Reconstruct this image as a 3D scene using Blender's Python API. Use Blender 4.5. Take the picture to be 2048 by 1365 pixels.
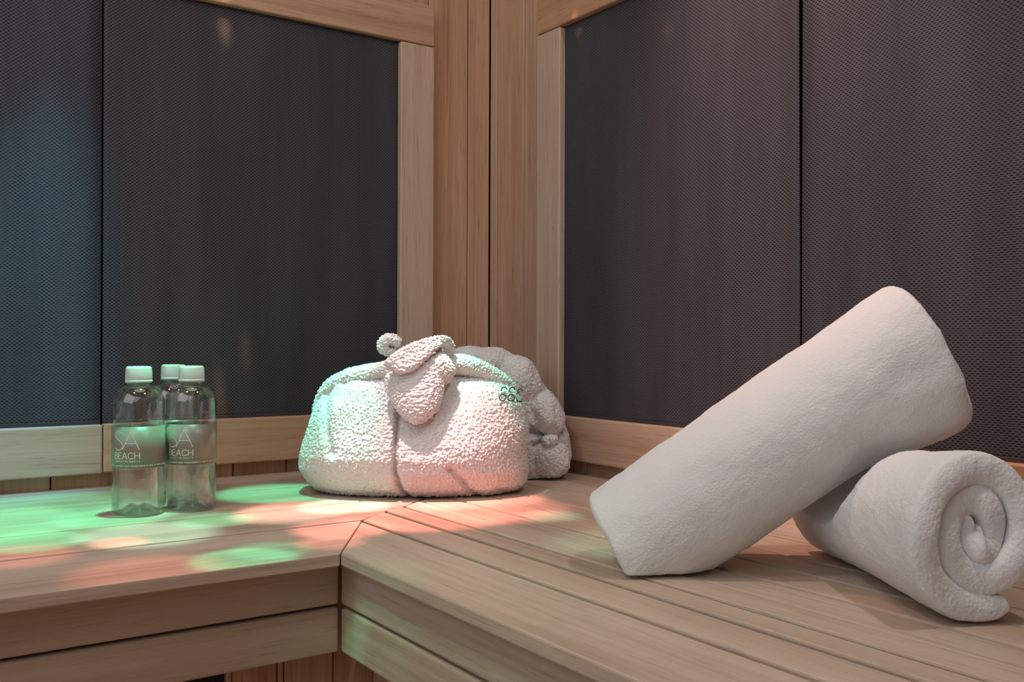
import bpy, bmesh, math, random
import numpy as np
from mathutils import Vector, noise

random.seed(7)
rng = np.random.default_rng(7)
sc = bpy.context.scene
COL = sc.collection
for o in list(bpy.data.objects):
    bpy.data.objects.remove(o, do_unlink=True)

U = 0.22            # metres per survey unit (camera stands one unit above the bench top)
ZB = 0.45           # height of the bench top
# ------------------------------------------------------------------ camera
FPX, YAW, PITCH, ROLL = 1919.44, math.radians(34.7468), math.radians(0.0855), math.radians(0.2131)
CU = np.array([-4.6390, -7.0407, 1.0])
cam_d = bpy.data.cameras.new('camera'); cam = bpy.data.objects.new('camera', cam_d); COL.objects.link(cam)
cam_d.sensor_width = 36.0; cam_d.lens = 36.0 * FPX / 2048.0
cam_d.clip_start = 0.02
cam.location = (CU[0]*U, CU[1]*U, CU[2]*U + ZB)
cam.rotation_mode = 'QUATERNION'
from mathutils import Quaternion
cam.rotation_quaternion = (Quaternion((0, 0, 1), -YAW) @ Quaternion((1, 0, 0), math.radians(90) + PITCH) @ Quaternion((0, 0, 1), ROLL))
sc.camera = cam
RIGHT = np.array([math.cos(YAW), -math.sin(YAW), 0.0]); FWD = np.array([math.sin(YAW), math.cos(YAW), 0.0])
cr, sr = math.cos(ROLL), math.sin(ROLL)

def ray(px, py):
    a = (px - 1024) / FPX; b = -(py - 682.5) / FPX
    r = a*cr + b*sr; u = -a*sr + b*cr
    f = math.cos(PITCH) - u*math.sin(PITCH); z = math.sin(PITCH) + u*math.cos(PITCH)
    return RIGHT*r + FWD*f + np.array([0, 0, z])

def W(p):
    """survey units -> metres"""
    return np.array([p[0]*U, p[1]*U, p[2]*U + ZB])

def at(px, py, F):
    d = ray(px, py); k = d @ FWD
    return W(CU + d*(F/k))

def on_bench(px, py, z=0.0):
    d = ray(px, py)
    return W(CU + d*((z - 1.0)/d[2]))

# ------------------------------------------------------------------ view, world
sc.view_settings.view_transform = 'Standard'; sc.view_settings.look = 'None'
sc.view_settings.gamma = 1.0; sc.view_settings.use_curve_mapping = False
sc.view_settings.exposure = -0.40
cy = sc.cycles
cy.max_bounces = 10; cy.transparent_max_bounces = 16; cy.transmission_bounces = 8; cy.diffuse_bounces = 4
cy.sample_clamp_indirect = 4.0
wd = bpy.data.worlds.new('spa_room_light'); sc.world = wd; wd.use_nodes = True
bg = wd.node_tree.nodes['Background']; bg.inputs[0].default_value = (0.86, 0.94, 1.0, 1); bg.inputs[1].default_value = 0.42

def light(name, kind, loc, energy, color=(1, 1, 1), target=None, **kw):
    d = bpy.data.lights.new(name, kind); d.energy = energy; d.color = color
    for k, v in kw.items(): setattr(d, k, v)
    o = bpy.data.objects.new(name, d); COL.objects.link(o); o.location = loc
    if target is not None:
        o.rotation_euler = (Vector(target) - Vector(loc)).to_track_quat('-Z', 'Y').to_euler()
    return o

# soft room light through the glass side, an added front fill, the white ceiling lamps
light('glass_side_light', 'AREA', (-2.05, -1.15, 1.40), 8.5, (0.96, 0.98, 1.0), (-0.2, -0.95, 0.6), shape='RECTANGLE', size=1.5, size_y=1.0)
light('front_fill_light', 'AREA', (-1.45, -2.15, 1.60), 3.5, (0.84, 0.93, 1.0), (-0.4, -0.8, 0.60), shape='RECTANGLE', size=1.2, size_y=0.9)  # added fill inside the back wall, brightens the towel fronts
light('ceiling_downlight', 'AREA', (-0.22, -1.30, 1.94), 4.2, (1.0, 0.96, 0.92), (-0.42, -1.0, 0.45), shape='DISK', size=0.07, spread=math.radians(150))
light('ceiling_downlight', 'AREA', (-1.35, -0.9, 1.94), 4.0, (1.0, 0.97, 0.94), (-0.9, -0.5, 0.45), shape='DISK', size=0.12, spread=math.radians(160))
light('ceiling_glow', 'AREA', (-0.70, -0.60, 1.95), 3.0, (1.0, 0.86, 0.72), (-0.70, -0.60, 0.45), shape='DISK', size=0.9)

# colour therapy lamp in the ceiling above the robe: one small spot per diode
LAMP = np.array([-0.60, -0.39, 1.92])
GREEN = (0.08, 1.0, 0.52); PINK = (1.0, 0.30, 0.26); WHITE = (1.0, 0.86, 0.80); MINT = (0.45, 1.0, 0.80)
BLUE = (0.08, 0.62, 0.85)
DG = 9.6
def diode(target, r, e, col, blend=0.6, i=[0]):
    a = i[0]*2.4; i[0] += 1
    loc = LAMP + np.array([0.022*math.cos(a), 0.022*math.sin(a), 0])
    t = np.array(target); dist = np.linalg.norm(t - loc)
    light('colour_spot', 'SPOT', tuple(loc), e*DG, col, tuple(t), spot_size=2*math.atan(r/dist), spot_blend=blend, shadow_soft_size=0.008)
B = on_bench
diode(B(120, 1032), 0.19, 13, GREEN, .7)
diode(B(-60, 1060), 0.16, 10, GREEN, .7)
diode(B(230, 1042), 0.08, 9, GREEN, .5)
diode(B(300, 1075), 0.09, 16, MINT, .7)
diode(B(60, 1092), 0.07, 14, GREEN, .5)
diode(B(492, 1124), 0.058, 13, GREEN, .35)
diode(B(545, 1105), 0.05, 7, GREEN, .6)
diode(B(665, 1088), 0.045, 12, PINK, .7)
diode(B(560, 990), 0.10, 17, GREEN, .5)
diode(B(430, 1045), 0.06, 12, GREEN, .7)
diode(B(240, 1092), 0.035, 16, PINK, .5)
diode(B(40, 1120), 0.07, 9, PINK, .8)
diode(B(300, 1150), 0.09, 8, PINK, .8)
diode(B(590, 1025), 0.08, 17, PINK, .6)
diode(B(575, 1033), 0.08, 13, WHITE, .6)
diode(B(690, 1015), 0.07, 22, MINT, .6)
diode(B(850, 1030), 0.13, 22, PINK, .5)
diode(B(980, 1020), 0.12, 18, PINK, .7)
diode(B(690, 1060), 0.07, 18, PINK, .6)
diode(B(1100, 1032), 0.05, 8, MINT, .8)
diode(B(1250, 1085), 0.10, 5, MINT, .9)
diode(at(330, 760, 5.7), 0.07, 8, MINT, .8)
diode(at(30, 700, 6.21), 0.18, 13, BLUE, 1.0)
diode(at(1600, 420, 5.5), 0.46, 8.0, (1.0, 0.56, 0.44), 1.0)
diode(at(-60, 330, 6.2), 0.20, 1.0, (0.1, .50, .85), 1.0)
AMBER = (1.0, 0.55, 0.25)  # added spots imitating the warm glimmers on the heater mesh
for px, py, F, rr, e in ((445, 62, 7.04, .012, 14), (492, 705, 7.14, .012, 16), (441, 792, 7.03, .009, 22), (1156, 66, 7.35, .009, 8), (1335, 62, 6.54, .010, 6)):
    diode(at(px, py, F), rr, e, AMBER, .9)
# on the robe
diode(at(790, 840, 6.05), 0.12, 9, (1.0, 0.93, 0.92), .6)
diode(at(950, 860, 6.1), 0.10, 4.5, (1.0, 0.80, 0.78), .7)
diode(at(705, 845, 6.10), 0.05, 16, GREEN, .9)
diode(at(690, 742, 6.40), 0.060, 34, GREEN, .5)
diode(at(890, 675, 6.22), 0.042, 34, GREEN, .6)
diode(at(975, 748, 6.36), 0.045, 15, GREEN, .5)
diode(at(990, 880, 6.10), 0.06, 24, PINK, .8)
diode(at(900, 960, 6.05), 0.09, 16, PINK, .8)
# second colour lamp over the open floor: green on the bench front
LAMP = np.array([-1.50, -1.55, 1.92])
diode((-.575, -.616, .345), 0.030, 11, GREEN, .8)
diode((-.575, -.69, .38), 0.075, 3.4, GREEN, .9)
diode((-.575, -.80, .40), 0.24, 2.6, (.45, 1, .55), 1.0)

# ------------------------------------------------------------------ materials
def new_mat(name):
    m = bpy.data.materials.new(name); m.use_nodes = True
    nt = m.node_tree; b = nt.nodes['Principled BSDF']
    return m, nt, b
def N(nt, typ, **kw):
    n = nt.nodes.new(typ)
    for k, v in kw.items(): setattr(n, k, v)
    return n
def math_n(nt, op, a, b=None, clamp=False):
    n = nt.nodes.new('ShaderNodeMath'); n.operation = op; n.use_clamp = clamp
    for i, x in enumerate((a, b)):
        if x is None: continue
        if isinstance(x, (int, float)): n.inputs[i].default_value = x
        else: nt.links.new(x, n.inputs[i])
    return n.outputs[0]

def wood(name, axis, tones, rough=0.5, var=0.16, grain=1.0, streak=0.55):
    m, nt, b = new_mat(name); L = nt.links.new
    tc = N(nt, 'ShaderNodeTexCoord'); oi = N(nt, 'ShaderNodeObjectInfo')
    off = N(nt, 'ShaderNodeVectorMath', operation='SCALE'); off.inputs[0].default_value = (3.7, 5.1, 7.9); L(oi.outputs['Random'], off.inputs['Scale'])
    add = N(nt, 'ShaderNodeVectorMath', operation='ADD'); L(tc.outputs['Object'], add.inputs[0]); L(off.outputs[0], add.inputs[1])
    def stretched(along, across):
        mp = N(nt, 'ShaderNodeMapping'); s = [across]*3; s[axis] = along
        mp.inputs['Scale'].default_value = s; L(add.outputs[0], mp.inputs['Vector']); return mp.outputs[0]
    def nz(vec, scale, detail, rough_=0.55, dist=0.0):
        n = N(nt, 'ShaderNodeTexNoise'); n.inputs['Scale'].default_value = scale; n.inputs['Detail'].default_value = detail
        n.inputs['Roughness'].default_value = rough_; n.inputs['Distortion'].default_value = dist; L(vec, n.inputs['Vector']); return n.outputs['Fac']
    broad = nz(stretched(0.8, 14), 1.0, 3, .5, 0.3)
    fine = nz(stretched(3.0, 130), 1.0, 5, .6, 0.2)
    pores = nz(stretched(16, 420), 1.0, 3, .6)
    mix = math_n(nt, 'ADD', math_n(nt, 'MULTIPLY', broad, 0.62), math_n(nt, 'MULTIPLY', fine, 0.38))
    cr_ = N(nt, 'ShaderNodeValToRGB'); e = cr_.color_ramp.elements
    e[0].position = 0.36; e[0].color = (*tones[0], 1); e[1].position = 0.66; e[1].color = (*tones[2], 1)
    mid = e.new(0.50); mid.color = (*tones[1], 1)
    L(mix, cr_.inputs['Fac'])
    pm = N(nt, 'ShaderNodeMapRange'); pm.inputs['From Min'].default_value = 0.30; pm.inputs['From Max'].default_value = 0.44
    pm.inputs['To Min'].default_value = 1 - 0.30*grain; pm.inputs['To Max'].default_value = 1.0; L(pores, pm.inputs['Value'])
    # occasional dark mineral streaks
    st = nz(stretched(2.2, 60), 1.0, 1, .4)
    sm = N(nt, 'ShaderNodeMapRange'); sm.inputs['From Min'].default_value = 0.72; sm.inputs['From Max'].default_value = 0.78
    sm.inputs['To Min'].default_value = 1.0; sm.inputs['To Max'].default_value = 1 - streak*0.5; L(st, sm.inputs['Value'])
    hsv = N(nt, 'ShaderNodeHueSaturation'); L(cr_.outputs['Color'], hsv.inputs['Color'])
    v = math_n(nt, 'MULTIPLY_ADD', oi.outputs['Random'], var); nt.nodes[-1].inputs[2].default_value = 1 - var/2
    v = math_n(nt, 'MULTIPLY', math_n(nt, 'MULTIPLY', v, pm.outputs[0]), sm.outputs[0])
    L(v, hsv.inputs['Value'])
    r2 = math_n(nt, 'FRACT', math_n(nt, 'MULTIPLY', oi.outputs['Random'], 17.31))
    L(math_n(nt, 'ADD', math_n(nt, 'MULTIPLY', r2, 0.25), 0.88), hsv.inputs['Saturation'])
    L(hsv.outputs['Color'], b.inputs['Base Color'])
    b.inputs['Roughness'].default_value = rough; b.inputs['Specular IOR Level'].default_value = 0.35
    bp = N(nt, 'ShaderNodeBump'); bp.inputs['Strength'].default_value = 0.25; bp.inputs['Distance'].default_value = 0.0012
    L(math_n(nt, 'ADD', fine, math_n(nt, 'MULTIPLY', pores, 0.7)), bp.inputs['Height']); L(bp.outputs[0], b.inputs['Normal'])
    return m
CEDAR = ((0.42, 0.24, 0.150), (0.52, 0.325, 0.215), (0.61, 0.415, 0.29))
PALE = ((0.46, 0.315, 0.235), (0.54, 0.39, 0.30), (0.61, 0.46, 0.365))
BENCH = ((0.425, 0.315, 0.240), (0.53, 0.412, 0.322), (0.615, 0.498, 0.402))
WOOD = {('cedar', a): wood('cedar_%s' % 'xyz'[a], a, CEDAR) for a in range(3)}
WOOD.update({('pale', a): wood('pale_cedar_%s' % 'xyz'[a], a, PALE, var=.1) for a in range(3)})
WOOD.update({('bench', a): wood('bench_wood_%s' % 'xyz'[a], a, BENCH, rough=.42, var=.12, grain=.75, streak=.4) for a in range(3)})

def mesh_fabric(name, ax):
    """black knitted heater cover, staggered oval holes; ax = horizontal axis of the sheet"""
    m, nt, b = new_mat(name); L = nt.links.new
    tc = N(nt, 'ShaderNodeTexCoord'); sp = N(nt, 'ShaderNodeSeparateXYZ'); L(tc.outputs['Object'], sp.inputs[0])
    u = math_n(nt, 'MULTIPLY', sp.outputs[ax], 1/0.0064); v = math_n(nt, 'MULTIPLY', sp.outputs[2], 1/0.0026)
    row = math_n(nt, 'FLOOR', v)
    odd = math_n(nt, 'MULTIPLY', math_n(nt, 'MODULO', math_n(nt, 'ABSOLUTE', row), 2.0), 0.5)
    fu = math_n(nt, 'SUBTRACT', math_n(nt, 'FRACT', math_n(nt, 'ADD', u, odd)), 0.5)
    fv = math_n(nt, 'SUBTRACT', math_n(nt, 'FRACT', v), 0.5)
    du = math_n(nt, 'MULTIPLY', fu, 0.0064/0.0019); dv = math_n(nt, 'MULTIPLY', fv, 0.0026/0.00085)
    d = math_n(nt, 'SQRT', math_n(nt, 'ADD', math_n(nt, 'MULTIPLY', du, du), math_n(nt, 'MULTIPLY', dv, dv)))
    mr = N(nt, 'ShaderNodeMapRange'); mr.inputs['From Min'].default_value = 0.75; mr.inputs['From Max'].default_value = 1.15; L(d, mr.inputs['Value'])
    nz = N(nt, 'ShaderNodeTexNoise'); nz.inputs['Scale'].default_value = 5.0; nz.inputs['Detail'].default_value = 4
    mp = N(nt, 'ShaderNodeMapping'); mp.inputs['Scale'].default_value = (3.5, 3.5, 0.45); L(tc.outputs['Object'], mp.inputs['Vector']); L(mp.outputs[0], nz.inputs['Vector'])
    cr_ = N(nt, 'ShaderNodeValToRGB'); e = cr_.color_ramp.elements
    e[0].position = .35; e[0].color = (0.057, 0.057, 0.072, 1); e[1].position = .65; e[1].color = (0.077, 0.076, 0.094, 1); L(nz.outputs['Fac'], cr_.inputs['Fac'])
    mx = N(nt, 'ShaderNodeMix', data_type='RGBA'); mx.inputs[6].default_value = (0.010, 0.009, 0.010, 1); L(mr.outputs[0], mx.inputs[0]); L(cr_.outputs['Color'], mx.inputs[7])
    L(mx.outputs[2], b.inputs['Base Color']); b.inputs['Roughness'].default_value = 0.62; b.inputs['Specular IOR Level'].default_value = 0.3
    bp = N(nt, 'ShaderNodeBump'); bp.inputs['Strength'].default_value = 0.6; bp.inputs['Distance'].default_value = 0.0008; L(mr.outputs[0], bp.inputs['Height']); L(bp.outputs[0], b.inputs['Normal'])
    return m
FABRIC = {0: mesh_fabric('black_mesh_x', 0), 1: mesh_fabric('black_mesh_y', 1)}
def plain(name, col, rough=.6, spec=.3, **kw):
    m, nt, b = new_mat(name); b.inputs['Base Color'].default_value = (*col, 1); b.inputs['Roughness'].default_value = rough; b.inputs['Specular IOR Level'].default_value = spec
    for k, v in kw.items(): b.inputs[k].default_value = v
    return m
DARK = plain('shadow_gap_black', (0.006, 0.006, 0.007), .9)
HEM = plain('black_hem', (0.05, 0.046, 0.05), .6)
def terry(name, col, cell, strength, dist):
    m, nt, b = new_mat(name); L = nt.links.new
    tc = N(nt, 'ShaderNodeTexCoord')
    vo = N(nt, 'ShaderNodeTexVoronoi'); vo.inputs['Scale'].default_value = 1/cell; L(tc.outputs['Object'], vo.inputs['Vector'])
    nz = N(nt, 'ShaderNodeTexNoise'); nz.inputs['Scale'].default_value = 900; nz.inputs['Detail'].default_value = 3; L(tc.outputs['Object'], nz.inputs['Vector'])
    h = math_n(nt, 'ADD', math_n(nt, 'SUBTRACT', 1.0, vo.outputs['Distance']), math_n(nt, 'MULTIPLY', nz.outputs['Fac'], .6))
    bp = N(nt, 'ShaderNodeBump'); bp.inputs['Strength'].default_value = strength; bp.inputs['Distance'].default_value = dist; L(h, bp.inputs['Height']); L(bp.outputs[0], b.inputs['Normal'])
    b.inputs['Base Color'].default_value = (*col, 1); b.inputs['Roughness'].default_value = 1.0; b.inputs['Specular IOR Level'].default_value = 0.05
    b.inputs['Sheen Weight'].default_value = 0.25; b.inputs['Sheen Roughness'].default_value = 0.6
    return m
ROBE = terry('white_terry', (0.79, 0.775, 0.785), 0.0038, .7, .002)
TOWEL = terry('white_plush', (0.745, 0.745, 0.75), 0.0022, .32, .0012)
CAP = plain('white_cap_plastic', (0.62, 0.68, 0.665), .35, .5)
CAP.node_tree.nodes['Principled BSDF'].inputs['Subsurface Weight'].default_value = 0.2
CAP.node_tree.nodes['Principled BSDF'].inputs['Subsurface Radius'].default_value = (.004, .004, .004)
LABEL = plain('taupe_label', (0.23, 0.195, 0.165), .34, .5)
INK = plain('pale_print', (0.68, 0.68, 0.62), .5)
THREAD = plain('dark_green_thread', (0.03, 0.05, 0.05), .7)
def glassy(name, tint, lo, hi, refract=0.0):
    """thin clear wall: see-through, mirror-like towards the rim; refract mixes in a bending share for a filled body"""
    m = bpy.data.materials.new(name); m.use_nodes = True; nt = m.node_tree; nt.nodes.clear()
    out = N(nt, 'ShaderNodeOutputMaterial'); lw = N(nt, 'ShaderNodeLayerWeight'); lw.inputs['Blend'].default_value = 0.5
    tr = N(nt, 'ShaderNodeBsdfTransparent'); tr.inputs[0].default_value = (*tint, 1)
    gl = N(nt, 'ShaderNodeBsdfGlossy'); gl.inputs['Roughness'].default_value = 0.02
    body = tr.outputs[0]
    if refract:
        rf = N(nt, 'ShaderNodeBsdfRefraction'); rf.inputs['IOR'].default_value = 1.33; rf.inputs['Roughness'].default_value = 0.0; rf.inputs[0].default_value = (*tint, 1)
        m0 = N(nt, 'ShaderNodeMixShader'); m0.inputs[0].default_value = refract; nt.links.new(body, m0.inputs[1]); nt.links.new(rf.outputs[0], m0.inputs[2]); body = m0.outputs[0]
    p = math_n(nt, 'POWER', lw.outputs['Facing'], 3.0)
    f = math_n(nt, 'ADD', math_n(nt, 'MULTIPLY', p, hi - lo), lo)
    mx = N(nt, 'ShaderNodeMixShader')
    nt.links.new(f, mx.inputs[0]); nt.links.new(body, mx.inputs[1]); nt.links.new(gl.outputs[0], mx.inputs[2]); nt.links.new(mx.outputs[0], out.inputs[0])
    return m
PET = glassy('clear_plastic', (0.965, 0.98, 0.975), .15, .85)
PANE = glassy('clear_glass', (0.96, 0.97, 0.97), .04, .7)
WATER = glassy('water', (0.99, 0.998, 0.995), .03, .35, 0.42)

# ------------------------------------------------------------------ helpers
def tag(o, label=None, cat=None, group=None, kind=None):
    if label: o['label'] = label
    if cat: o['category'] = cat
    if group: o['group'] = group
    if kind: o['kind'] = kind
    return o
def empty(name, loc=(0, 0, 0)):
    o = bpy.data.objects.new(name, None); COL.objects.link(o); o.location = loc; o.empty_display_size = .05; return o
def link(name, me, mat, parent=None, smooth=False):
    o = bpy.data.objects.new(name, me); COL.objects.link(o)
    if mat is not None: me.materials.append(mat)
    if parent is not None:
        o.parent = parent
        me.transform(__import__('mathutils').Matrix.Translation(-Vector(world_loc(parent))))
    if smooth: me.polygons.foreach_set('use_smooth', [True]*len(me.polygons))
    return o
def world_loc(o):
    v = Vector(o.location)
    while o.parent: o = o.parent; v += Vector(o.location)
    return v
def prism(name, poly, z0, z1, mat, parent=None, bev=0.0025, seg=2):
    """vertical prism over an xy polygon (metres)"""
    bm = bmesh.new(); lo = [bm.verts.new((x, y, z0)) for x, y in poly]; hi = [bm.verts.new((x, y, z1)) for x, y in poly]
    n = len(poly); bm.faces.new(lo[::-1]); bm.faces.new(hi)
    for i in range(n): bm.faces.new((lo[i], lo[(i+1) % n], hi[(i+1) % n], hi[i]))
    bmesh.ops.recalc_face_normals(bm, faces=bm.faces)
    if bev: bmesh.ops.bevel(bm, geom=list(bm.edges), offset=bev, segments=seg, affect='EDGES', profile=.5)
    me = bpy.data.meshes.new(name); bm.to_mesh(me); bm.free()
    return link(name, me, mat, parent)
def box(name, a, b, mat, parent=None, bev=0.0025, seg=2):
    x0, x1 = sorted((a[0], b[0])); y0, y1 = sorted((a[1], b[1])); z0, z1 = sorted((a[2], b[2]))
    return prism(name, [(x0, y0), (x1, y0), (x1, y1), (x0, y1)], z0, z1, mat, parent, bev, seg)
def grid_mesh(name, P, closed_u=False, closed_v=False):
    """P: (nu, nv, 3)"""
    nu, nv, _ = P.shape; idx = np.arange(nu*nv).reshape(nu, nv)
    I = idx if not closed_u else np.vstack([idx, idx[:1]])
    I = I if not closed_v else np.hstack([I, I[:, :1]])
    f = np.stack([I[:-1, :-1], I[1:, :-1], I[1:, 1:], I[:-1, 1:]], -1).reshape(-1, 4)
    me = bpy.data.meshes.new(name); me.from_pydata(P.reshape(-1, 3).tolist(), [], f.tolist()); return me
def fix_normals(me):
    bm = bmesh.new(); bm.from_mesh(me); bmesh.ops.recalc_face_normals(bm, faces=bm.faces); bm.to_mesh(me); bm.free()
def displace(o, kind, size, strength, mid=0.5):
    t = bpy.data.textures.new(o.name + '_pile', kind)
    t.noise_scale = size
    if kind == 'CLOUDS': t.noise_depth = 2
    md = o.modifiers.new('pile', 'DISPLACE'); md.texture = t; md.texture_coords = 'LOCAL'; md.strength = strength; md.mid_level = mid
    return md
def subsurf(o, n):
    md = o.modifiers.new('smooth', 'SUBSURF'); md.levels = n; md.render_levels = n

# ------------------------------------------------------------------ the cabin
ZC = 2.0; XL = -2.15; YF = -2.35
T = 0.0978*U                 # frame face in front of the wall boards
MP = 0.038*U                 # mesh plane in front of the wall boards
def zz(u): return u*U + ZB
floor = prism('floor', [(XL, YF), (0.02, YF), (0.02, 0.02), (XL, 0.02)], -0.03, 0.0, WOOD['cedar', 0], bev=0); tag(floor, kind='structure')
ceiling = prism('ceiling', [(XL, YF), (0.02, YF), (0.02, 0.02), (XL, 0.02)], ZC, ZC+.03, WOOD['cedar', 0], bev=0); tag(ceiling, kind='structure')
# corner walls: tongue-and-groove boards on a backing
def wall_boards(parent, axis, edges):
    for a, b in zip(edges[:-1], edges[1:]):
        g = 0.0009
        lo, hi = min(a, b)*U + g, max(a, b)*U - g
        if axis == 0: box('board', (lo, 0.0, 0.0), (hi, 0.014, ZC), WOOD['cedar', 2], parent, .0022, 2)
        else: box('board', (0.0, lo, 0.0), (0.014, hi, ZC), WOOD['cedar', 2], parent, .0022, 2)
wall_left = box('wall_left', (XL, 0.014, 0), (0.03, 0.03, ZC), DARK, None, 0); tag(wall_left, kind='structure')
e = [0.0, -0.226, -0.62, -1.035, -1.45, -1.858, -2.272, -2.685, -3.10, -3.51, -3.92, -4.33, -4.74, -5.15, -5.56, -5.97, -6.38, -6.79, -7.2, -7.61, -8.02, -8.43, -8.84, -9.25, -9.66]
wall_boards(wall_left, 0, e)
wall_right = box('wall_right', (0.014, YF, 0), (0.03, 0.014, ZC), DARK, None, 0); tag(wall_right, kind='structure')
e = [0.0, -0.114, -0.514, -0.92, -1.35] + [-1.35 - 0.41*k for k in range(1, 24)]
wall_boards(wall_right, 1, [x for x in e if x*U > YF])
wall_back = box('wall_back', (XL, YF-.03, 0), (0.03, YF, ZC), WOOD['cedar', 2], None, 0); tag(wall_back, kind='structure')
win = box('window_1', (XL-.02, YF, 0.02), (XL-.012, 0.03, ZC), PANE, None, 0); tag(win, kind='structure')

# ------------------------------------------------------------------ heater panels
ZRB, ZRT, ZT, ZTT = 0.1025, 0.434, 3.464, 3.80
def sheet(name, axis, a0, a1, z0, z1, parent, top_a0=None, top_a1=None):
    """slightly wavy fabric sheet with hem, between a0..a1 (survey units) along the wall"""
    ta0 = a0 if top_a0 is None else top_a0; ta1 = a1 if top_a1 is None else top_a1
    nu, nv = 60, 60; P = np.zeros((nu, nv, 3))
    for i in range(nu):
        for j in range(nv):
            s, t = i/(nu-1), j/(nv-1)
            a = (a0 + (a1-a0)*s)*(1-t) + (ta0 + (ta1-ta0)*s)*t
            z = z0 + (z1-z0)*t
            k = min(1, 8*min(s, 1-s, t, 1-t))
            d = MP + k*0.0030*noise.noise((a*1.1, z*0.35, axis*9.0)) + k*0.0012*noise.noise((a*4, z*0.6, 3.0+axis))
            P[i, j] = (a*U, -d, zz(z)) if axis == 0 else (-d, a*U, zz(z))
    me = grid_mesh(name, P); o = link(name, me, FABRIC[axis], parent, True); md = o.modifiers.new('thick', 'SOLIDIFY'); md.thickness = .0015; md.offset = 1 if axis == 0 else -1
    return o
def strip(name, axis, a0, a1, z0, z1, mat, parent, d0=MP, d1=MP+.0012, bev=.0004):
    if axis == 0: return box(name, (a0*U, -d0, zz(z0)), (a1*U, -d1, zz(z1)), mat, parent, bev, 1)
    return box(name, (-d0, a0*U, zz(z0)), (-d1, a1*U, zz(z1)), mat, parent, bev, 1)
def rail(name, axis, a0, a1, z0, z1, kind, parent, vert=False, d=T):
    m = WOOD[kind, 2 if vert else axis]
    if axis == 0: return box(name, (a0*U, -0.0005, zz(z0)), (a1*U, -d, zz(z1)), m, parent, .0028, 3)
    return box(name, (-0.0005, a0*U, zz(z0)), (-d, a1*U, zz(z1)), m, parent, .0028, 3)
SL, SR = -3.207, -3.389
pa = empty('heater_panel', (-1.93*U, -.02, zz(ZRB)))
tag(pa, 'black mesh heater panel between the cap bottles and the wooden corner post', 'heater panel', 'wall heater panels')
rail('top_rail', 0, -3.195, -0.617, ZT, ZTT, 'cedar', pa); rail('bottom_rail', 0, -3.200, -0.617, ZRB, ZRT, 'cedar', pa)
rail('post', 0, -0.932, -0.617, ZRT+.004, ZT-.006, 'pale', pa, True)
strip('backing', 0, SL+.0025, -0.80, ZRT+.001, ZT-.001, DARK, pa, .0006, .0016, 0)
sheet('mesh_sheet', 0, SL+.010, -0.925, ZRT-.01, ZT+.02, pa)
strip('hem', 0, SL+.012, -0.925, ZRT-.01, ZRT+.022, HEM, pa, MP+.001, MP+.0022)
pb = empty('heater_panel', (-6.5*U, -.02, zz(ZRB)))
tag(pb, 'bluish lit black mesh heater panel at the outer end of the wall behind the bottles', 'heater panel', 'wall heater panels')
rail('top_rail', 0, -9.7, -3.199, ZT, ZTT, 'cedar', pb); rail('bottom_rail', 0, -9.7, -3.206, ZRB-.004, ZRT-.004, 'pale', pb)
strip('backing', 0, -9.7, SL+.0015, ZRT+.001, ZT-.001, DARK, pb, .0006, .0016, 0)
sheet('mesh_sheet', 0, -9.6, SL-.004, ZRT-.01, ZT+.02, pb, top_a1=SL-.002)
strip('hem', 0, -9.6, SL-.006, ZRT-.01, ZRT+.022, HEM, pb, MP+.001, MP+.0022)
pc = empty('heater_panel', (-.02, -2.2*U, zz(ZRB)))
tag(pc, 'black mesh heater panel on the wall right of the corner with a pale edge post', 'heater panel', 'wall heater panels')
rail('top_rail', 1, SR, -0.826, ZT, ZTT, 'cedar', pc); rail('bottom_rail', 1, SR, -0.826, ZRB, ZRT, 'cedar', pc)
rail('post', 1, -1.129, -0.826, ZRT+.004, ZT-.006, 'pale', pc, True)
strip('backing', 1, SR+.001, -1.0, ZRT+.001, ZT-.001, DARK, pc, .0006, .0016, 0)
sheet('mesh_sheet', 1, SR+.004, -1.12, ZRT-.01, ZT+.02, pc, top_a0=SR+.030)
strip('hem', 1, SR+.01, -1.12, ZRT-.01, ZRT+.022, HEM, pc, MP+.001, MP+.0022)
pd = empty('heater_panel', (-.02, -6.0*U, zz(ZRB)))
tag(pd, 'black mesh heater panel directly behind the upper end of the leaning towel', 'heater panel', 'wall heater panels')
YE = -9.9
rail('top_rail', 1, YE, SR-.004, ZT, ZTT, 'cedar', pd); rail('bottom_rail', 1, YE, SR-.004, ZRB, ZRT, 'cedar', pd)
strip('backing', 1, YE, SR-.001, ZRT+.001, ZT-.001, DARK, pd, .0006, .0016, 0)
sheet('mesh_sheet', 1, YE, SR-.004, ZRT-.01, ZT+.02, pd)
strip('hem', 1, YE, SR-.01, ZRT-.01, ZRT+.022, HEM, pd, MP+.001, MP+.0022)

# ------------------------------------------------------------------ benches
MIT = [(-2.7154, -2.8527), (-2.250, -2.128), (-2.03, -1.925), (-1.85, -1.875), (-1.70, -1.767), (-1.45, -1.55), (0.0, 0.0)]
mx_, my_ = np.array([m[0] for m in MIT]), np.array([m[1] for m in MIT])
def mit_x(y): return float(np.interp(y, my_, mx_))
def mit_y(x): return float(np.interp(x, mx_, my_))
GL = [0, .0036, .0036, .0036, .0036, .0042, .0052, 0]          # joints between slats, metres
GR = [0, .0034, .0034, .0036, .0038, .004, .0042, .0048, .0075, .0095, 0]
ST = 0.062*U                    # slat thickness
def slat(poly, axis, parent, dz=0.0):
    prism('slat', [(x, y) for x, y in poly], ZB-ST+dz, ZB+dz, WOOD['bench', axis], parent, .0012 if axis == 0 else .0020, 2)
YL = [0.0, -.36, -.76, -1.16, -1.55, -1.89, -2.1446, -2.8527]
XR = [0.0, -.305, -.68, -.99, -1.22, -1.45, -1.675, -1.85, -2.0147, -2.2641, -2.7154]
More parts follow.
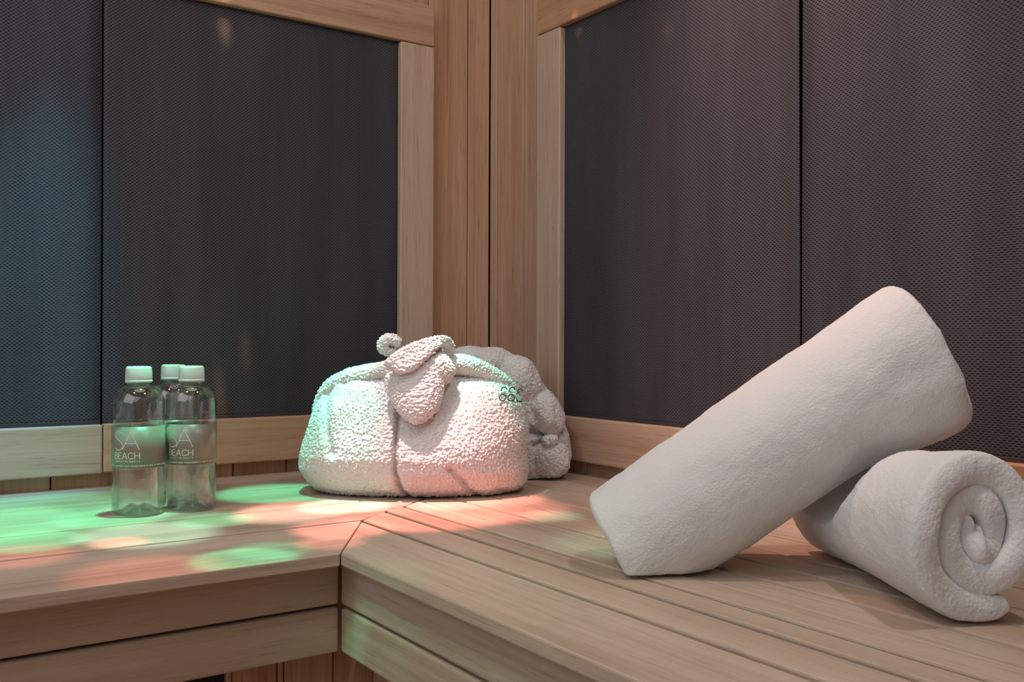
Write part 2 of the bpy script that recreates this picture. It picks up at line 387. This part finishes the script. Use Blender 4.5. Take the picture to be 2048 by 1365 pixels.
bl = empty('bench', (-1.3, -.3, 0)); tag(bl, 'slatted wooden bench under the three water bottles, wide front plank', 'bench', 'corner benches')
br = empty('bench', (-.3, -1.3, 0)); tag(br, 'narrow slatted wooden bench carrying the two rolled towels', 'bench', 'corner benches')
dzs = [0, .0003, -.0003, .0002, -.0002, .0004, 0, .0006, -.0003, .0003, 0]
for k in range(len(YL)-1):
    a, b = YL[k]*U - GL[k]/2 - .0005*(k == 0), YL[k+1]*U + GL[k+1]/2
    ga = .0009
    slat([(XL+.002, a), (mit_x(a/U)*U - ga, a), (mit_x(b/U)*U - ga, b), (XL+.002, b)], 0, bl, dzs[k])
for k in range(len(XR)-1):
    a, b = XR[k]*U - GR[k]/2 - .0005*(k == 0), XR[k+1]*U + GR[k+1]/2
    slat([(a, YF+.01), (a, mit_y(a/U)*U - .0009), (b, mit_y(b/U)*U - .0009), (b, YF+.01)], 1, br, dzs[(k*3) % 11])
# battens under the slats, dark in the joints
for x in (-2.0, -1.7, -1.4, -1.1, -0.8): box('batten', (x, -.01, ZB-ST-.035), (x+.03, -.575, ZB-ST-.0005), WOOD['bench', 1], bl, .001, 1)
for y in (-2.2, -1.9, -1.6, -1.3, -1.0, -.7): box('batten', (-.01, y, ZB-ST-.035), (-.565, y+.03, ZB-ST-.0005), WOOD['bench', 0], br, .001, 1)
# front boards
DL, DR = -2.6413*U, -2.6194*U
FT = 0.020
def fascia(z0, z1):
    prism('front_board', [(XL+.002, DL), (DR-.0009, DL), (DR-.0009, DL+FT), (XL+.002, DL+FT)], zz(z0), zz(z1), WOOD['bench', 0], bl, .0035, 3)
    prism('front_board', [(DR, YF+.01), (DR, DL-.0012), (DR+FT, DL-.0012), (DR+FT, YF+.01)], zz(z0), zz(z1), WOOD['bench', 1], br, .0035, 3)
fascia(-.303, -.0735); fascia(-.541, -.3185)
box('nailer', (DR+.004, DL+FT-.001, zz(-.55)), (DR+.03, DL+FT+.03, ZB-ST-.001), WOOD['bench', 2], bl, .001, 1)
# skirting below, set back
SK = -2.34*U
xs = [-2.0, -2.518, -2.79, -2.826, -3.066]
for a, b in zip(xs[:-1], xs[1:]):
    box('skirt_board', (b*U+.0008, SK, 0.0), (a*U-.0008, SK+.012, ZB-ST-.036), WOOD['cedar', 2], bl, .0016, 2)
box('skirt_board', (-3.066*U-.006, SK-.004, 0.0), (-3.066*U-.0008, SK+.012, ZB-ST-.036), WOOD['pale', 2], bl, .001, 1)
box('skirt_board', (XL+.002, SK, zz(-.56)), (-3.10*U, SK+.012, ZB-ST-.036), WOOD['cedar', 0], bl, .0016, 2)
for k in range(8):
    y1 = SK - .006 - k*.2; box('skirt_board', (-2.3*U, y1-.198, 0.0), (-2.3*U+.012, y1, ZB-ST-.036), WOOD['cedar', 2], br, .0016, 2)
pe = empty('heater_panel', (-4.5*U, SK, 0.0)); tag(pe, 'low black heater panel in shade under the bench front', 'heater panel')
box('mesh_sheet', (XL+.01, SK+.002, 0.03), (-3.1*U, SK+.008, zz(-.57)), plain('black_panel', (.012, .012, .014), .5), pe, .001, 1)

# ------------------------------------------------------------------ cloth pieces
def smooth_interp(x, xp, fp, w=0.03):
    xs_ = np.linspace(min(xp), max(xp), 600); y = np.interp(xs_, xp, fp)
    n = max(3, int(w*600)); k = np.hanning(n+2)[1:-1]; k /= k.sum()
    yp = np.pad(y, n, mode='edge'); ys = np.convolve(yp, k, 'same')[n:-n]
    return np.interp(x, xs_, ys)

class Frame:
    """local frame: x along the camera's right, y away from the camera, z up; survey units"""
    def __init__(s, lat, F): s.lat, s.F = lat, F
    def world(s, P):
        P = np.asarray(P, float)
        q = CU[:2] + (s.lat + P[..., :1])*RIGHT[:2] + (s.F + P[..., 1:2])*FWD[:2]
        return np.concatenate([q*U, P[..., 2:3]*U + ZB], -1)

def bundle(name, fr, zs, aL, aR, bF, bB, n_exp, mat, parent, warp=None, nu=900, nside=250, ncap=26):
    """closed pillow-like body whose plan outline changes with height"""
    zmax = zs[-1]
    rows = []
    for i in range(ncap): rows.append((0.0, (i+.3)/ncap*0.97))
    for j in range(nside): rows.append((zmax*j/(nside-1), None))
    nf = int(nu*.72)
    th = np.concatenate([np.linspace(0, np.pi, nu-nf, endpoint=False), np.linspace(np.pi, 2*np.pi, nf, endpoint=False)])
    c, s = np.cos(th), np.sin(th)
    P = []
    for z, cap in rows:
        zc = max(0.0, z)
        l, r, f, b_ = (float(smooth_interp(zc, zs, v)) for v in (aL, aR, bF, bB))
        e = 2/n_exp
        x = np.sign(c)*np.abs(c)**e; y = np.sign(s)*np.abs(s)**e
        x = np.where(x > 0, x*r, x*l); y = np.where(y > 0, y*b_, y*f)
        k = 1.0 if cap is None else cap
        P.append(np.stack([x*k, y*k, np.full_like(x, z)], -1))
    # close the top with a shallow dome
    top = P[-1]; cx, cyy = top[:, 0].mean(), top[:, 1].mean()
    for i in range(1, ncap+1):
        q = i/ncap*.995
        P.append(np.stack([cx + (top[:, 0]-cx)*(1-q), cyy + (top[:, 1]-cyy)*(1-q), top[:, 2] + .012*(1-(1-q)**2)], -1))
    P = np.array(P)
    if warp is not None: P = warp(P)
    P[..., 2] = np.maximum(P[..., 2], 0.012)
    me = grid_mesh(name, fr.world(P), closed_v=True)
    fix_normals(me)
    return link(name, me, mat, parent, True)

def pxl(fr, px, py, F=None):
    """pixel -> local (x, z) of a frame"""
    F = F or fr.F
    w = at(px, py, F); q = w[:2]/U - CU[:2]
    return float(q @ RIGHT[:2] - fr.lat), float((w[2]-ZB)/U)
def groove_field(P, fr, lines, F):
    """signed inward displacement for front-facing points"""
    D = np.zeros(P.shape[:2])
    X, Z = P[..., 0], P[..., 2]
    for pts, w, depth in lines:
        q = np.array([pxl(fr, x, y, F) for x, y in pts])
        best = np.full(X.shape, 9.0)
        for a, b in zip(q[:-1], q[1:]):
            d = b - a; t = np.clip(((X-a[0])*d[0] + (Z-a[1])*d[1])/(d@d), 0, 1)
            best = np.minimum(best, np.hypot(X-a[0]-t*d[0], Z-a[1]-t*d[1]))
        D += depth*np.exp(-(best/w)**2)
    return D*(P[..., 1] < 0.02)

RB = Frame(-0.652, 6.56)
rob = empty('bathrobe', tuple(RB.world([[0, 0, 0]])[0])); tag(rob, 'white terry bathrobe folded into a bundle and tied with its sash', 'bathrobe', 'folded bathrobes')
zs = [0, .06, .17, .26, .34, .44, .58, .69, .75, .81, .85, .88]
aL = [.640, .715, .772, .765, .745, .715, .67, .62, .575, .47, .34, .20]
aR = [.70, .755, .765, .75, .765, .77, .74, .69, .62, .46, .33, .20]
bF = [.40, .50, .57, .585, .565, .52, .45, .38, .33, .25, .17, .10]
bB = [.18, .21, .23, .23, .23, .22, .21, .2, .19, .17, .15, .10]
def warp_robe(P):
    D = groove_field(P, RB, [
        ([(800, 815), (797, 880), (798, 940), (806, 975), (826, 1003)], .016, .075),
        ([(905, 935), (925, 955), (940, 980), (962, 1003)], .020, .045),
        ([(652, 760), (646, 810), (652, 860), (668, 905)], .030, .045),
        ([(690, 760), (672, 800)], .03, .02),
        ([(1000, 985), (1030, 1000)], .03, .03)], 6.15)
    out = P.copy(); out[..., 1] += D
    ph = np.sin(P[..., 0]*7.3 + 1.1)*np.sin(P[..., 2]*8.1 + .6)*.012 + np.sin(P[..., 0]*15 + P[..., 2]*9)*.006
    out[..., 1] -= ph*(P[..., 1] < 0)
    out[..., 2] += .010*np.sin(P[..., 0]*9+.4)*(P[..., 2] > .5)*np.clip((P[..., 2]-.5)*4, 0, 1)
    return out
body = bundle('robe_body', RB, zs, aL, aR, bF, bB, 2.7, ROBE, rob, warp_robe)
displace(body, 'VORONOI', .0036, -.0042)

def catmull(pts, n):
    pts = np.array(pts, float); p = np.vstack([2*pts[0]-pts[1], pts, 2*pts[-1]-pts[-2]])
    t = np.linspace(0, len(pts)-1, n); out = []
    for x in t:
        i = min(int(x), len(pts)-2); f = x - i; a, b, c, d = p[i:i+4]
        out.append(.5*((2*b) + (-a+c)*f + (2*a-5*b+4*c-d)*f*f + (-a+3*b-3*c+d)*f**3))
    return np.array(out)
def ribbon(name, A, Bp, thick, mat, parent, bulge=0.0, n=70, m=26, pile=True, taper=True):
    """cloth strip between two edge curves given as (px, py, F); real thickness, rounded edges"""
    a = catmull([at(*q) for q in A], n); b = catmull([at(*q) for q in Bp], n)
    mid = (a+b)/2; tan = np.gradient(mid, axis=0); tan /= np.linalg.norm(tan, axis=1, keepdims=True)
    wv = b - a; nor = np.cross(tan, wv); nor /= np.linalg.norm(nor, axis=1, keepdims=True)
    t = thick*U/2; rows = []
    for i in range(n):
        e = 1.0
        if taper:
            s = min(i, n-1-i)/(n*0.09); e = math.sqrt(max(0.02, 1-(1-min(1, s))**2))
        ring = []
        for k in range(2*m):
            ang = math.pi*2*k/(2*m); cx = math.cos(ang); sx = math.sin(ang)
            u = math.copysign(abs(cx)**.55, cx)*.5; v = math.copysign(abs(sx)**.8, sx)
            u *= (.86 + .14*e)
            ring.append(mid[i] + wv[i]*u + nor[i]*(t*v*e + bulge*U*(1-(2*u)**2)*(1 if v > 0 else .4)))
        rows.append(ring)
    P = np.array(rows)
    c0, c1 = P[0].mean(0), P[-1].mean(0)
    P = np.concatenate([np.repeat(c0[None, None], 2*m, 1) + (P[:1]-c0)*.02, P, np.repeat(c1[None, None], 2*m, 1) + (P[-1:]-c1)*.02])
    me = grid_mesh(name, P, closed_v=True); fix_normals(me)
    o = link(name, me, mat, parent, True); subsurf(o, 2)
    if pile: displace(o, 'VORONOI', .0036, -.0034)
    return o
def blob(name, px, py, F, hw, hh, hd, mat, parent, tilt=0.0, pile=True, lump=.12, seed=0):
    """soft rounded fold: half sizes in pixels (hw, hh) at F and hd in survey units"""
    k = F/FPX; nu, nv = 90, 60; P = np.zeros((nv, nu, 3)); c0 = at(px, py, F)
    ct, st_ = math.cos(tilt), math.sin(tilt)
    R3 = RIGHT; F3 = FWD
    for j in range(nv):
        ph = math.pi*(j+.02)/(nv-.96) - math.pi/2
        for i in range(nu):
            a = 2*math.pi*i/nu
            d = np.array([math.cos(ph)*math.cos(a), math.sin(ph), math.cos(ph)*math.sin(a)])
            s = 1 + lump*noise.noise(Vector(d*1.7) + Vector((seed, 0, 0)))
            e = np.sign(d)*np.abs(d)**.85*s
            x, y = e[0]*hw*k*U, e[1]*hh*k*U
            P[j, i] = c0 + R3*(x*ct - y*st_) + np.array([0, 0, 1])*(x*st_ + y*ct) + F3*e[2]*hd*U
    P[..., 2] = np.maximum(P[..., 2], ZB+.003)
    me = grid_mesh(name, P, closed_v=True); fix_normals(me)
    o = link(name, me, mat, parent, True); subsurf(o, 1)
    if pile: displace(o, 'VORONOI', .0036, -.0034)
    return o
# rolled edge of the collar over the top of the bundle
def tube(name, pts, rad, mat, parent, n=120, m=28, pile=True):
    c = catmull([at(*q[:3]) for q in pts], n); r = catmull([[q[3]] for q in pts], n)[:, 0]
    tan = np.gradient(c, axis=0); tan /= np.linalg.norm(tan, axis=1, keepdims=True)
    up = np.array([0, 0, 1.0]); rows = []
    for i in range(n):
        s = np.cross(tan[i], up); s /= np.linalg.norm(s); v = np.cross(s, tan[i])
        e = math.sqrt(max(.01, 1-(1-min(1, min(i, n-1-i)/(n*.05)))**2))
        rows.append([c[i] + r[i]*rad*U*e*(s*math.cos(a)*1.0 + v*math.sin(a)) for a in np.linspace(0, 2*math.pi, m, endpoint=False)])
    P = np.array(rows); me = grid_mesh(name, P, closed_v=True); fix_normals(me)
    o = link(name, me, mat, parent, True); subsurf(o, 2)
    if pile: displace(o, 'VORONOI', .0036, -.0034)
    return o
tube('collar_edge', [(628, 862, 6.50, .5), (640, 812, 6.44, .8), (662, 776, 6.38, 1), (700, 757, 6.34, 1.05), (740, 749, 6.30, 1.1), (780, 740, 6.28, 1.1), (830, 732, 6.28, 1.0)], .050, ROBE, rob)
tube('collar_edge', [(830, 738, 6.28, 1.1), (880, 737, 6.28, 1.2), (920, 731, 6.31, 1.3), (960, 741, 6.36, 1.2), (1000, 763, 6.42, 1.1), (1030, 790, 6.50, .9), (1046, 818, 6.56, .6)], .054, ROBE, rob)
# the sash: knot, hanging end, folded loop, tail behind
blob('sash_knot', 872, 742, 6.16, 36, 34, .11, ROBE, rob, .3, seed=2)
ribbon('sash_end', [(772, 750, 6.13), (770, 772, 6.09), (780, 800, 6.055), (796, 826, 6.045), (822, 846, 6.06)],
       [(884, 722, 6.11), (890, 756, 6.08), (887, 790, 6.055), (878, 820, 6.045), (848, 847, 6.06)], .080, ROBE, rob, .040)
ribbon('sash_loop', [(764, 730, 6.02), (792, 706, 6.03), (826, 688, 6.06), (862, 677, 6.12), (892, 674, 6.20), (907, 688, 6.26), (906, 715, 6.28)],
       [(800, 753, 5.99), (830, 741, 6.0), (853, 722, 6.04), (873, 701, 6.1), (884, 694, 6.18), (888, 704, 6.24), (882, 728, 6.24)], .070, ROBE, rob, .02)
tube('sash_tail', [(800, 690, 6.42, .9), (785, 682, 6.40, 1), (770, 684, 6.38, 1), (766, 698, 6.38, .95), (778, 706, 6.40, .8), (792, 704, 6.44, .7)], .040, ROBE, rob, 90)
# embroidered rings on the chest
def front_y(px, py):
    x, z = pxl(RB, px, py, 6.15)
    return x, z
bv = body.data
co = np.empty(len(bv.vertices)*3); bv.vertices.foreach_get('co', co); co = co.reshape(-1, 3) + np.array(world_loc(rob))
def snap(px, py):
    """nearest front surface point of the robe body along the line of sight"""
    d = ray(px, py); d /= np.linalg.norm(d); c = np.array(cam.location); v = co - c; t = v @ d
    dist = np.linalg.norm(v - t[:, None]*d, axis=1); near = dist < .004
    tt = t[near].min() if near.any() else 6.2*U
    return c + d*tt, d
rings = [(1006, 796, 6.6), (1023, 796, 6.6), (1040, 798, 6.2), (1009, 780, 5.2), (1025, 781, 5.6), (1041, 784, 5)]
for i, (px, py, r) in enumerate(rings):
    pts = []
    a0, a1 = ((-.4, 5.6) if i < 2 else (0.2, 3.6)) if i != 2 else (2.6, 5.4)
    full = i in (0, 1)
    for a in np.linspace(a0, a1, 22):
        p, d = snap(px + r*math.cos(a), py - r*math.sin(a)); pts.append(p - d*.0046)
    pts = np.array(pts); k = np.array([.25, .5, .25])
    for ax in range(3): pts[1:-1, ax] = np.convolve(pts[:, ax], k, 'valid')
    rows = []
    tan = np.gradient(pts, axis=0); tan /= np.linalg.norm(tan, axis=1, keepdims=True)
    for q, tn in zip(pts, tan):
        s = np.cross(tn, FWD); s /= np.linalg.norm(s); v = np.cross(s, tn)
        rows.append([q + .0009*(s*math.cos(a) + v*math.sin(a)) for a in np.linspace(0, 2*math.pi, 8, endpoint=False)])
    me = grid_mesh('embroidered_ring', np.array(rows), closed_v=True); o = link('embroidered_ring', me, THREAD, rob, True)
    o['label'] = 'dark green stitched ring'

# second bathrobe behind, pushed into the corner
RC = Frame(-0.10, 7.20)
rb2 = empty('bathrobe', tuple(RC.world([[0, 0, 0]])[0])); tag(rb2, 'shaded rolled white bathrobe half hidden behind the tied one in the corner', 'bathrobe', 'folded bathrobes')
zs2 = [0, .06, .15, .3, .44, .55, .66, .76, .85, .92, .95]
aR2 = [.47, .52, .55, .53, .48, .43, .36, .28, .18, .09, .03]
aL2 = [.55]*4 + [.54, .52, .50, .45, .36, .25, .15]
bF2 = [.26, .29, .30, .30, .30, .29, .28, .26, .22, .15, .10]
bB2 = [.26, .27, .28, .28, .28, .27, .26, .24, .2, .14, .10]
def warp2(P):
    D = groove_field(P, RC, [([(1062, 862), (1085, 868), (1100, 862), (1122, 868)], .030, .10), ([(1072, 815), (1100, 822), (1115, 835)], .025, .05), ([(1070, 890), (1085, 884), (1105, 892)], .02, .06)], 6.95)
    out = P.copy(); out[..., 1] += D; return out
b2 = bundle('robe_body', RC, zs2, aL2, aR2, bF2, bB2, 2.5, ROBE, rb2, warp2, nu=520, nside=190, ncap=24)
displace(b2, 'VORONOI', .0036, -.0034)
blob('fold', 960, 722, 7.06, 60, 27, .15, ROBE, rb2, -.12, seed=5)
blob('fold', 1036, 762, 7.04, 44, 52, .16, ROBE, rb2, .45, seed=6)
blob('fold', 1096, 826, 7.02, 30, 46, .14, ROBE, rb2, .35, seed=8)
blob('fold', 1102, 880, 6.93, 16, 11, .06, ROBE, rb2, .2, seed=9)
blob('fold', 1104, 918, 6.98, 38, 36, .10, ROBE, rb2, .0, seed=11)

# ------------------------------------------------------------------ rolled towels
def towel_roll(name, p0, p1, R, parent, turns=3.6, core=.22, seed=0, flare0=1.0, flare1=1.0, start=0.0, tail=0.0, oval=1.0, droop=None, dirn=1, skew0=0.0, sag=0.0, endb=(.72, .72), skew1=0.0, cone1=0.0):
    """thick folded towel rolled up: a spiral sheet with rounded ends. p0, p1 axis ends in metres, R outer radius"""
    p0, p1 = np.array(p0, float), np.array(p1, float); ax = p1-p0; Lx = np.linalg.norm(ax); ax /= Lx
    s = np.cross(ax, [0, 0, 1.0]); s /= np.linalg.norm(s); v = np.cross(s, ax)
    nth = int(70*turns); th = np.linspace(0, 2*np.pi*turns, nth)
    pitch = R*(1-core)/turns; half = pitch*.53
    nL, nE = 26, 9
    ring = []                                       # (axial 0..1, offset -1..1, end bulge)
    for i in range(nL): ring.append((i/(nL-1), 1.0, 0))
    for i in range(1, nE): ring.append((1.0, math.cos(math.pi*i/nE), math.sin(math.pi*i/nE)))
    for i in range(nL): ring.append((1-i/(nL-1), -1.0, 0))
    for i in range(1, nE): ring.append((0.0, -math.cos(math.pi*i/nE), -math.sin(math.pi*i/nE)))
    P = np.zeros((nth, len(ring), 3))
    for i, t in enumerate(th):
        f = i/(nth-1); rc = R - half - pitch*(turns - t/(2*np.pi))
        rc = max(rc, half*.6)
        # squash the core
        ov = 1 + (oval-1)*(1-f)
        endfade = 1.0
        if i > nth-7: endfade = max(.35, math.sqrt(max(0, 1-(1-(nth-1-i)/6)**2)))
        if i < 5: endfade = (i+1.5)/6.5
        for k, (u, o, eb) in enumerate(ring):
            fl = flare0*(1-u) + flare1*u
            a = dirn*t + start + .10*noise.noise((u*2.0, f*6, seed))
            r = rc*fl + o*half*endfade*fl**.5
            if sag:
                dn = max(0.0, -math.sin(a)); k_ = max(0.0, (u-.66)/.34)
                r *= 1 + sag*dn*k_*k_*(3-2*k_)
                r *= 1 - .10*f*math.exp(-((u-.74)/.045)**2 - ((math.remainder(a+.75, 2*math.pi))/.45)**2)
            r *= 1 + .035*noise.noise((math.cos(a)*1.1, math.sin(a)*1.1, u*2.3 + seed))
            e_in = .010*noise.noise((t*.55, seed, 3 if u > .5 else 7)) - .012*(1-f)*(1.0)
            axial = u*Lx + (1 if u > .5 else -1)*(abs(eb)**.7*half*endb[1 if u > .5 else 0] + e_in if (eb or u in (0., 1.)) else 0)
            if u == 1.0 and not eb: axial = Lx + e_in
            if u == 0.0 and not eb: axial = -e_in
            cs, sn = math.cos(a)*ov**-.6, math.sin(a)*ov**.4
            axial += skew0*r*sn*(1-u)**2 - skew1*r*sn*u**3 + (cone1*R*(1-f) if u == 1.0 else 0)
            P[i, k] = p0 + ax*axial + r*(s*cs + v*sn)
    # outer end of the sheet lies flat on what is below
    if droop is not None: P = droop(P, th, turns)
    me = grid_mesh(name, P, closed_v=True)
    bm = bmesh.new(); bm.from_mesh(me); bm.verts.ensure_lookup_table(); n = len(ring)
    bm.faces.new([bm.verts[j] for j in range(n)]); bm.faces.new([bm.verts[(nth-1)*n + j] for j in range(n)][::-1])
    bmesh.ops.recalc_face_normals(bm, faces=bm.faces); bm.to_mesh(me); bm.free()
    o = link(name, me, TOWEL, parent, True); subsurf(o, 2)
    displace(o, 'CLOUDS', .003, .0011); displace(o, 'CLOUDS', .03, .003)
    return o

def floor_clamp(P, th, turns):
    P[..., 2] = np.maximum(P[..., 2], ZB+.0035); return P
# leaning roll, its foot pressed flat on the bench
p0 = at(1254, 1104, 4.32); p1 = at(1829, 708, 4.18)
t1 = empty('rolled_towel', tuple(W((-1.65, -4.0, 0)))); tag(t1, 'white rolled towel propped up slanting across the other roll', 'towel', 'rolled white towels')
towel_roll('towel_sheet', p0, p1, .338*U, t1, 3.2, .2, 11, 1.0, 1.06, start=-2.35-2*math.pi*3.2, droop=floor_clamp, skew0=.12, sag=.30, endb=(.7, 1.5), skew1=-.10, cone1=.34)
# lower roll, spiral end towards the camera; the leaning roll dents it
q0 = W((-0.72, -4.15, 0.262)); q1 = W((-1.315, -5.18, 0.332))
t2 = empty('rolled_towel', tuple(W((-1.0, -4.5, 0)))); tag(t2, 'white rolled towel lying flat on the bench with its spiral end showing', 'towel', 'rolled white towels')
def droop2(P, th, turns):
    P = floor_clamp(P, th, turns)
    a = p1 - p0; L_ = np.linalg.norm(a); a = a/L_
    v = P - p0; t = v @ a; rad = v - t[..., None]*a; d = np.linalg.norm(rad, axis=-1)
    un = rad/np.maximum(d, 1e-6)[..., None]; k_ = np.clip((t/L_-.66)/.34, 0, 1)
    s_ = np.cross(a, [0, 0, 1.0]); s_ /= np.linalg.norm(s_); v_ = np.cross(s_, a)
    dn = np.maximum(0, -(un @ v_))
    lim = .338*U*1.06*(1 + .30*dn*k_*k_*(3-2*k_)) + .0035
    push = np.where((d < lim) & (t > 0) & (t < L_*1.1), lim/np.maximum(d, 1e-6), 1.0)
    P = P + rad*(push-1)[..., None]
    return floor_clamp(P, th, turns)
towel_roll('towel_sheet', q0, q1, .334*U, t2, 2.5, .17, 3, .80, 1.0, start=-2.0+2*math.pi*2.5, oval=1.4, droop=droop2, dirn=-1)

# ------------------------------------------------------------------ water bottles
def lathe(name, prof, mat, parent, n=90, petals=0.0):
    th = np.linspace(0, 2*np.pi, n, endpoint=False); P = np.zeros((len(prof), n, 3)); c = np.array(world_loc(parent))
    for i, (r, z) in enumerate(prof):
        P[i, :, 0] = c[0] + r*np.cos(th); P[i, :, 1] = c[1] + r*np.sin(th); P[i, :, 2] = c[2] + z
        if petals and .004 < r < .0265 and z < .012: P[i, :, 2] += petals*np.maximum(0, np.cos(5*th))*math.sin(math.pi*(r-.004)/.0225)
    me = grid_mesh(name, P, closed_v=True); fix_normals(me)
    return link(name, me, mat, parent, True)
def arc(cx, cy_, r, a0, a1, n, sx=1.0): return [(cx + sx*r*math.cos(a), cy_ + r*math.sin(a)) for a in np.linspace(math.radians(a0), math.radians(a1), n)]
# thin single-line letters, unit height, list of polylines
GLY = {
 'S': (.46, [[(.44, .86), (.36, .96), (.24, 1.0), (.10, .96), (.02, .84), (.03, .70), (.12, .60), (.28, .50), (.40, .40), (.46, .27), (.42, .11), (.30, .02), (.18, 0), (.06, .04), (0, .14)]]),
 'A': (.72, [[(0, 0), (.36, 1), (.72, 0)], [(.12, .34), (.60, .34)]]),
 'B': (.50, [[(0, 0), (0, 1), (.28, 1), (.42, .92), (.44, .76), (.38, .6), (.26, .54), (0, .54)], [(.26, .54), (.44, .46), (.50, .28), (.44, .08), (.28, 0), (0, 0)]]),
 'E': (.46, [[(.46, 1), (0, 1), (0, 0), (.46, 0)], [(0, .52), (.40, .52)]]),
 'C': (.74, [arc(.42, .5, .5, 45, 315, 18, .84)]),
 'H': (.66, [[(0, 0), (0, 1)], [(.66, 0), (.66, 1)], [(0, .52), (.66, .52)]]),
}
RBOT = 0.0314
HB = 0.865*U
def label_print(parent, yaw0):
    """raised print on the label: stroke letters wrapped round the bottle"""
    V, Fc = [], []; c = np.array(world_loc(parent)); R = RBOT + .0009
    def quad(x0, z0, x1, z1, w):
        n = max(1, int(abs(x1-x0)/.002)); d = np.array([x1-x0, z1-z0]); L_ = np.hypot(*d)
        if L_ < 1e-9: return
        nrm = np.array([-d[1], d[0]])/L_*w/2; ext = d/L_*w*.35
        for k in range(n):
            p = np.array([x0, z0]) - ext + (d + 2*ext)*k/n; q = np.array([x0, z0]) - ext + (d + 2*ext)*(k+1)/n; b0 = len(V)
            for pt in (p+nrm, p-nrm, q-nrm, q+nrm):
                a = yaw0 + pt[0]/R; V.append((c[0] + R*math.cos(a), c[1] + R*math.sin(a), c[2] + pt[1]))
            Fc.append((b0, b0+1, b0+2, b0+3))
    def text(s, x, z, h, w, gap, wk=1.0):
        for ch in s:
            wd_, strokes = GLY[ch]
            for st in strokes:
                for (xa, za), (xb, zb) in zip(st[:-1], st[1:]): quad(x + xa*h*wk, z + za*h, x + xb*h*wk, z + zb*h, w)
            x += wd_*h*wk + gap
        return x
    zt = .512*U
    text('S', -.0345, zt - .0055 - .0235, .0235, .0010, 0, 1.12); text('A', -.0345 + .0118, zt - .0055 - .0225, .0225, .0010, 0, 1.28)
    text('BEACH', -.0345, zt - .0395, .0075, .0009, .0016, 1.15)
    r = random.Random(4)
    def micro(x0, x1, z, h, words):                       # lines of print too small to read
        x = x0
        while x < x1:
            w = r.uniform(.0005, .0009)
            quad(x, z, x, z+h, .00035); quad(x, z + r.choice((0, h, h/2)), x+w, z + r.choice((0, h, h/2)), .0003); x += w + .0004
            if r.random() < words: x += .0012
    micro(-.034, -.0015, zt - .0435, .0017, .18); micro(-.046, .046, zt - .0492, .0017, .14)
    me = bpy.data.meshes.new('label_print'); me.from_pydata(V, [], Fc); return link('label_print', me, INK, parent)
def make_bottle():
    root = empty('water_bottle', (0, 0, 0))
    R = RBOT
    prof = [(.0005, .0100), (.005, .0097), (.008, .0090), (.011, .0077), (.014, .0062), (.017, .0046), (.020, .0030), (.0235, .0010), (.0262, .0003), (R-.0018, .0012), (R-.0004, .0035), (R, .007), (R, .055), (R, .10), (R, .128)]
    zsh = .620*U; ztop = .742*U; rn = .0132
    for k in range(1, 15):
        a = k/14*math.pi/2; prof.append((rn + (R-rn)*math.cos(a)**.9 if k < 14 else rn, zsh + (ztop-zsh)*math.sin(a)))
    prof += [(rn, .752*U), (.0150, .753*U), (.0150, .760*U), (rn, .761*U), (rn, .80*U)]
    lathe('bottle_body', prof, PET, root, petals=.005)
    # moulded petals in the base
    wl = .505*U
    lathe('water', [(.0003, .0107), (.005, .0104), (.008, .0097), (.011, .0084), (.014, .0069), (.017, .0053), (.020, .0037), (.0262, .0012), (R-.0028, .0020), (R-.0014, .0040), (R-.0010, .0075), (R-.0010, wl-.001), (R-.0016, wl), (R*.5, wl-.0003), (.0003, wl-.0003)], WATER, root, petals=.005)
    # label, open at the back seam
    th = np.linspace(math.radians(-168), math.radians(168), 90) ; zl = [.277*U, .395*U, .512*U]
    P = np.zeros((3, 90, 3))
    for i, z in enumerate(zl): P[i, :, 0] = (R+.00045)*np.cos(th); P[i, :, 1] = (R+.00045)*np.sin(th); P[i, :, 2] = z
    me = grid_mesh('label', P); lb = link('label', me, LABEL, root, True); md = lb.modifiers.new('thick', 'SOLIDIFY'); md.thickness = .0003
    pr = label_print(root, 0.0); pr.parent = lb
    lb['label'] = 'taupe wraparound label with pale thin lettering'
    c0, c1 = .757*U, .851*U
    n = 96; th = np.linspace(0, 2*np.pi, n, endpoint=False); rows = []
    cp = [(.0130, c0+.002), (.0158, c0+.0008), (.0164, c0), (.0164, c0+.0030), (.0158, c0+.0034), (.0160, c0+.0042), (.0162, c0+.006), (.0156, c1-.0030), (.0150, c1-.0012), (.0138, c1), (.008, c1+.0002), (.0003, c1+.0002)]
    for r_, z in cp:
        rr = r_ + (.00018*np.sign(np.sin(th*48)) if c0+.004 < z < c1-.002 else 0)
        rows.append(np.stack([rr*np.cos(th), rr*np.sin(th), np.full(n, z)], -1))
    me = grid_mesh('cap', np.array(rows), closed_v=True); fix_normals(me); cp_o = link('cap', me, CAP, root, True); cp_o['label'] = 'white screw cap'
    return root
def copy_tree(o, parent=None):
    c = o.copy(); COL.objects.link(c)
    if parent: c.parent = parent
    for ch in list(o.children): copy_tree(ch, c)
    return c
proto = make_bottle()
spots = [(278, 5.55, 'clear capped water bottle standing leftmost and slightly in front of the other two', .03),
         (383.5, 5.72, 'clear water bottle in front of the hidden one, nearest the folded bathrobe', .05),
         (347, 6.02, 'water bottle mostly hidden behind the two front bottles, nearest the wall', .15)]
for i, (px, F, lab, tw) in enumerate(spots):
    o = proto if i == 0 else copy_tree(proto)
    lat = (px-1024)/FPX*F; q = (CU[:2] + lat*RIGHT[:2] + F*FWD[:2])*U
    o.location = (q[0], q[1], ZB + .0006)
    to = np.array(cam.location)[:2] - q; o.rotation_euler.z = math.atan2(to[1], to[0]) + tw + .06
    tag(o, lab, 'bottle', 'water bottles on the bench')
